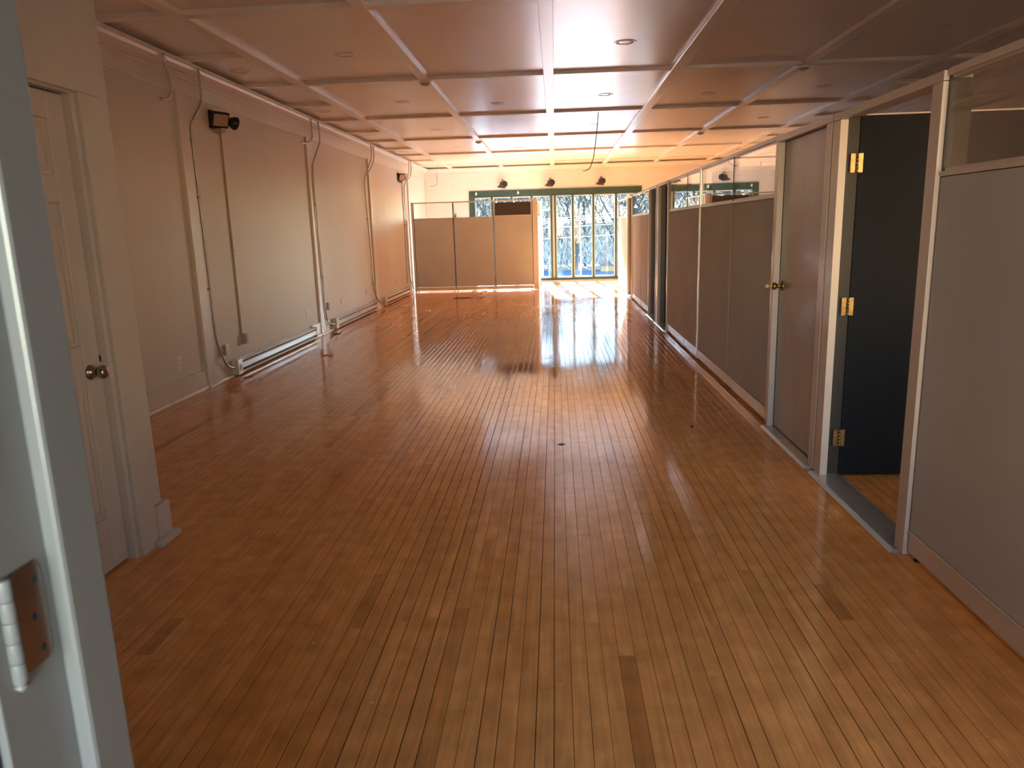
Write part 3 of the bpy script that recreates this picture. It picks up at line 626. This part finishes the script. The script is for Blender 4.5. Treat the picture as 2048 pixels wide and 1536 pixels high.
# ------------------------------------------------------------------ ceiling fixtures
CP = ZC+.036
def clight(x, y, label, dark=False):
    t = thing('ceiling_light', (x, y, CP), label, 'ceiling light', 'flush round ceiling lights')
    MB().lathe((x, y, CP), (0, 0, -1), [(-.004, .075), (.001, .078), (.004, .082), (.005, .090), (.004, .100), (0, .105)], 36).build('trim_ring', LEDT if not dark else LEDG, t)
    MB().lathe((x, y, CP), (0, 0, -1), [(-.004, .078), (.0015, .077), (.002, .04), (.0021, 0)], 36).build('diffuser', LEDG if dark else LEDD, t)
lc = {'column at the heater wall': (-3.2, [7.9, 10.65, 13.45, 16.3]), 'column above the pilaster side of the room': (-1.97, [7.42, 10.15, 13.0, 15.85, 18.5]),
      'column just beside the wood-grained middle beam': (.68, [7.40, 10.2, 13.1, 16.0, 18.7]), 'column over the glazed partition': (2.05, [10.43, 16.1]),
      'column above the small offices': (3.46, [7.27, 10.2, 13.0, 15.6])}
for nm, (xx, ys_) in lc.items():
    for i, yy in enumerate(ys_): clight(xx, yy, 'flush round light, %s, %s from the camera end' % (nm, ORD[i]))
clight(-.75, 10.55, 'grey-centred round light standing alone, near camera side', True); clight(-.76, 16.3, 'grey-centred round light standing alone, near the window', True)
for x, y, lab in ((-1.42, 8.70, 'near square beam crossing on the heater side'), (-1.42, 14.6, 'fourth beam crossing on the heater side'), (-1.42, 19.9, 'last beam crossing before the window, heater side'),
                  (2.72, 8.70, 'near beam crossing on the office side'), (2.72, 14.5, 'fourth beam crossing on the office side'), (2.72, 19.9, 'last beam crossing above the offices')):
    t = thing('smoke_detector', (x, y, ZC), 'white smoke detector at the '+lab, 'smoke detector', 'smoke detectors on the ceiling beams')
    MB().lathe((x, y, ZC-.001), (0, 0, -1), [(0, .068), (.012, .068), (.016, .064), (.016, 0)], 28).build('mounting_base', WHITEP, t)
    MB().lathe((x, y, ZC-.014), (0, 0, -1), [(0, .055), (.006, .055), (.018, .048), (.024, .03), (.025, 0)], 28).build('sensor_cap', GREYP, t)
P = smooth([(.67, 11.55, CP), (.655, 11.5, 3.0), (.635, 11.5, 2.80), (.60, 11.5, 2.55), (.58, 11.5, 2.45), (.53, 11.5, 2.335), (.455, 11.5, 2.30)], 8)
t = thing('hanging_cable', P[0], 'thin dark cable hanging from the ceiling before the window', 'cable')
MB().tube(P, .006, 6).build('wire', SHADE, t); MB().lathe(P[0], (0, 0, -1), [(0, 0), (0, .02), (.006, .018), (.008, 0)], 16).build('grommet', WHITEP, t); B(.43, .455, 11.49, 11.51, 2.293, 2.307).build('wire_end', BRASS, t)
P = smooth([(-3.20, YW-.02, 3.0), (-3.20, YW-.10, 2.97), (-3.19, YW-.14, 2.87), (-3.18, YW-.15, 2.78), (-3.22, YW-.14, 2.70), (-3.32, YW-.12, 2.67), (-3.36, YW-.11, 2.675)], 7)
t = thing('conduit', P[0], 'short hooked conduit stub on the window wall corner', 'conduit'); MB().tube(P, .011, 8).build('pipe', STEEL, t); MB().lathe(P[-1], (-1, 0, 0), [(0, 0), (0, .016), (.02, .016), (.02, 0)], 12).build('coupling', STEEL, t)
for i, (xx, lab) in enumerate(((-1.39, 'dark gooseneck sconce above the cross partition end of the window'), (-.10, 'dark gooseneck sconce above the middle of the window'), (1.27, 'dark gooseneck sconce above the office end of the window'))):
    z = 2.63; t = thing('wall_sconce', (xx, YW, z), lab, 'wall lamp', 'gooseneck lamps over the window')
    MB().lathe((xx+.035, YW, z+.04), (0, -1, 0), [(0, 0), (.0, .085), (.018, .085), (.024, .07), (.026, 0)], 24).build('wall_plate', SHADEM, t)
    MB().tube(smooth([(xx+.02, YW-.02, z+.04), (xx+.01, YW-.06, z+.14), (xx-.02, YW-.13, z+.15), (xx-.025, YW-.16, z+.08)], 5), .009, 8).build('gooseneck', SHADEM, t)
    MB().lathe((xx-.03, YW-.17, z+.09), (-.12, -.05, -1), [(0, 0), (.0, .035), (.05, .045), (.09, .055), (.115, .085), (.14, .115), (.15, .118), (.148, .112), (.11, .07), (.05, .03)], 26).build('lamp_shade', SHADEM, t)

# ------------------------------------------------------------------ scraps on the floor
def scrap(name, x, y, label, m, pts, h=.004, group='small scraps on the floor', curl=0.):
    t = MB(); n = len(pts)
    t.v += [(x+a, y+b, .0006+curl*(abs(a)+abs(b))) for a, b in pts]+[(x+a*.96, y+b*.96, .0006+h+curl*(abs(a)+abs(b))) for a, b in pts]
    t.f += [tuple(range(n))[::-1], tuple(range(n, 2*n))]+[(k, (k+1) % n, n+(k+1) % n, n+k) for k in range(n)]; t.sm += [0]*(n+2)
    return tag(t.build(name, m), label, 'scrap', group)
scrap('paper_chip', .021, 4.986, 'tiny dark diamond-shaped chip in the middle of the floor', DCHIP, [(-.028, 0), (0, -.03), (.028, 0), (.004, .03)], .002)
o = scrap('bottle_cap', .999, 5.388, 'small dark cap lying near the glazed partition', DCHIP, [(.012*math.cos(a*.6283), .014*math.sin(a*.6283)) for a in range(10)], .014)
scrap('paper_scrap', -3.115, 7.39, 'small pale bow-shaped scrap before the near heater', PAPER, [(-.05, -.02), (-.02, -.005), (.02, -.01), (.05, -.03), (.045, .03), (.02, .012), (-.02, .01), (-.045, .03)], .006, curl=.25)
scrap('wood_splinter', -3.33, 7.62, 'dark splinter on the floor right below the near heater end', DCHIP, [(-.03, -.05), (-.01, -.06), (.03, .05), (.01, .06)], .004)
scrap('dark_scrap', -3.33, 10.91, 'dark scrap on the floor at the second pilaster foot', DCHIP, [(-.05, -.03), (.03, -.05), (.06, .02), (0, .06)], .01)
scrap('paper_scrap', -2.93, 14.2, 'crumpled white scrap beside the middle heater end', PAPER, [(-.09, -.08), (.02, -.12), (.10, -.04), (.06, .09), (-.05, .11)], .03, curl=.3)
scrap('paper_scrap', -2.44, 13.84, 'small flat scrap left of the long scuff mark', PAPER, [(-.05, -.04), (.05, -.06), (.06, .03), (-.03, .06)], .01)
scrap('torn_paper', -1.72, 16.85, 'torn pale paper lying before the cross partition', PAPER, [(-.16, -.20), (-.02, -.10), (.06, -.22), (.16, .02), (.10, .24), (-.04, .12), (-.12, .20)], .03, curl=.2)
scrap('wood_splinter', -2.05, 16.3, 'brown strip beside the torn paper', DCHIP, [(-.22, -.05), (.15, -.04), (.2, .05), (-.1, .06)], .012)
scrap('red_scrap', -2.87, 8.956, 'small red scrap on the floor opposite the near heater', RUST, [(-.07, -.05), (-.01, -.03), (.06, -.06), (.08, .02), (.01, .05), (-.05, .06)], .004)
scrap('paper_scrap', -.50, 18.0, 'tiny pale scrap at the foot of the partition end post', PAPER, [(-.03, -.05), (.03, -.03), (.02, .05)], .006)
for x, y, lab in ((-1.33, 2.58, 'beside the near wooden door frame foot'), (-.93, 2.45, 'lone one low at the entry jamb side'), (-1.25, 2.85, 'just before the six-panel door'), (-.62, 2.1, 'nearest the entry door hinge'),
                  (.55, 2.9, 'on the boards straight before the dark doorway'), (1.25, 2.42, 'close to the large near partition panel'), (.2, 3.3, 'under the pale sheen mid floor'), (-.36, 3.8, 'furthest from the camera of the flecks')):
    scrap('dust_fleck', x, y, 'tiny pale dust fleck '+lab, PAPER, [(-.003, -.002), (.004, -.003), (.005, .002), (-.002, .003)], .001, group='dust flecks on the near boards')

# ------------------------------------------------------------------ outside
MB().box(-90, 90, -60, 140, -4.2, -3.6).build('ground_outside', GROUND, kind='structure')
B(-90, 90, 30, 61.9, -3.61, -3.56).build('street_2_outside', CONC2, kind='structure')
B(-90, 90, -60, -6, -3.61, -3.56).build('bounce_yard_outside', BOUNCE, kind='structure')  # pale slab added behind the building to bounce sun into the near windows
B(-90, 90, 62, 87, -3.62, -3.57).build('street_outside', ASPH, kind='structure')
def px(u, v, y):
    r = cr*((u-1024)/F)-cu*((v-768)/F)+fw; s = y/r.y; return Vector((0, 0, H))+r*s
def tree_mesh(seed, hgt):
    rnd = random.Random(seed); tk = MB(); brs = MB()
    def grow(mb, p, d, L, r, depth):
        pts = [p]; q = p
        for i in range(3):
            d = (d+Vector((rnd.uniform(-.14, .14), rnd.uniform(-.14, .14), rnd.uniform(-.02, .12)))).normalized(); q = q+d*(L/3); pts.append(q)
        mb.tube(pts, [r, r*.86, r*.74, r*.6], 5 if depth == 0 else 3, caps=False)
        if depth >= 5: return
        for k in range(4 if depth in (1, 2) else 3):
            a = rnd.uniform(0, 6.283); sp = rnd.uniform(.35, .85)
            side = Vector((math.cos(a), math.sin(a), 0)); nd = (d+side*sp).normalized()
            st = pts[rnd.choice([1, 2, 3, 3])]
            grow(brs, st, nd, L*rnd.uniform(.55, .82), max(r*.56, .03), depth+1)
    grow(tk, Vector((0, 0, 0)), Vector((rnd.uniform(-.08, .08), 0, 1)), hgt*.30, .20, 0)
    return tk, brs
variants = []
rnd = random.Random(3)
locs = []
for k in range(28):
    locs.append((-24+k*1.75+rnd.uniform(-.4, .4), 88+(k % 3)*8+rnd.uniform(0, 3), rnd.uniform(.85, 1.3), rnd.uniform(0, 6.28)))
for k, (x, y, s, rz) in enumerate(locs):
    lab = 'bare grey winter tree beyond the street, %s of the row' % (ORD[k] if k < 14 else ORD[k-14]+' past the middle')
    if k < 5:
        tk, brs = tree_mesh(k+11, 21); root = thing('bare_tree', (0, 0, 0), lab, 'tree', 'bare trees beyond the street')
        a = tk.build('trunk', BARK, root); b = brs.build('branches', BARK, root); variants.append((root, a, b))
        r = root
    else:
        root, a, b = variants[k % 5]; r = root.copy(); C.objects.link(r); r['label'] = lab
        for ch in (a, b): c = ch.copy(); C.objects.link(c); c.parent = r
    r.location = (x, y, -3.6); r.scale = (s, s, s); r.rotation_euler = (0, 0, rz)
# brush below the trees
mb = MB(); rnd = random.Random(5)
for i in range(15000):
    x = rnd.uniform(-30, 30); y = rnd.uniform(87.5, 100); z = -3.6+abs(rnd.gauss(0, 2.4)); 
    if z > 2.4: continue
    d = Vector((rnd.uniform(-.7, .7), rnd.uniform(-.3, .3), 1)).normalized(); L = rnd.uniform(.25, .9); wv = Vector((1, 0, 0)).cross(d).cross(d).normalized()*rnd.uniform(.012, .05); p = Vector((x, y, z))
    n = len(mb.v); mb.v += [tuple(p-wv), tuple(p+wv), tuple(p+d*L+wv*.5), tuple(p+d*L-wv*.5)]; mb.f.append((n, n+1, n+2, n+3)); mb.sm.append(0)
for i in range(36000):
    p = Vector((rnd.uniform(-30, 30), rnd.uniform(92, 112), (rnd.uniform(.5, 8) if i % 5 > 1 else rnd.uniform(6, 20)))); a = rnd.uniform(-1.1, 1.1); d = Vector((math.sin(a), rnd.uniform(-.3, .3), math.cos(a))).normalized()
    L = rnd.uniform(.8, 2.6); wv = Vector((d.z, 0, -d.x))*rnd.uniform(.015, .045); n = len(mb.v)
    mb.v += [tuple(p-wv), tuple(p+wv), tuple(p+d*L+wv*.3), tuple(p+d*L-wv*.3)]; mb.f.append((n, n+1, n+2, n+3)); mb.sm.append(0)
me = bpy.data.meshes.new('undergrowth'); me.from_pydata(mb.v, [], mb.f); me.materials.append(BRUSHM); o = bpy.data.objects.new('undergrowth', me); C.objects.link(o)
tag(o, 'tangled grey and ochre winter brush beneath the bare trees', 'brush', kind='stuff')
B(-60, 60, 113, 114, -3.6, 1.8).build('hill_outside', BRUSHM, kind='structure')
def pole(name, u, v0, yy, r, label, arm=False):
    top = px(u, v0, yy); t = thing(name, (top.x, yy, -3.6), label, 'pole')
    MB().tube([(top.x, yy, -3.6), (top.x, yy, top.z)], [r, r*.8], 12).build('pole_shaft', POLEM, t)
    if arm:
        B(top.x-.5, top.x+.5, yy-.04, yy+.04, top.z-.5, top.z-.42).build('crossarm', POLEM, t)
        for dx in (-.4, .4): MB().lathe((top.x+dx, yy, top.z-.42), (0, 0, 1), [(0, .03), (.06, .04), (.09, .02), (.1, 0)], 10).build('insulator', POLEM, t)
    else: MB().lathe((top.x, yy, top.z), (0, 0, 1), [(0, r*.8), (.03, r*.5), (.04, 0)], 10).build('pole_cap', POLEM, t)
    return t
pole('utility_pole', 1082, 402, 40, .075, 'pale utility pole outside the window beside the cross partition', True)
pole('street_pole', 1161.5, 484, 60, .06, 'short pale pole before the woods, seen through the middle panes')
pole('street_pole', 1098, 512, 50, .03, 'thin pale pole low outside beside the utility pole')
for i, (a, b) in enumerate((((1060, 442), (1240, 425)), ((1060, 445.5), (1240, 431)), ((1060, 449), (1240, 434.5)), ((1060, 458), (1240, 447.5)), ((1060, 479.5), (1240, 469)))):
    p, q = px(a[0], a[1], 40), px(b[0], b[1], 40); d = q-p; p2, q2 = p-d*3, q+d*3
    pts = [p2+(q2-p2)*k/12-Vector((0, 0, .18*math.sin(math.pi*k/12))) +Vector((0, 0, .18)) for k in range(13)]
    t = MB().tube(pts, .011, 5).build('power_line', WIREM); tag(t, 'overhead wire crossing behind the window, %s from the top' % ORD[i], 'wire', 'overhead wires outside')
c = px(1215, 545, 84)
t = thing('garden_shed', (c.x, 84, -3.57), 'small ochre gabled shed low outside the window near the partition', 'shed')
B(c.x-.75, c.x+.75, 83.6, 85, -3.57, -2.95).build('wall', OCHRE, t); MB().prism([(-.85, 0), (.85, 0), (0, .5)], (c.x, 83.5, -2.95), (c.x, 85.1, -2.95), (1, 0, 0), (0, 0, 1)).build('roof', ROOFM, t)
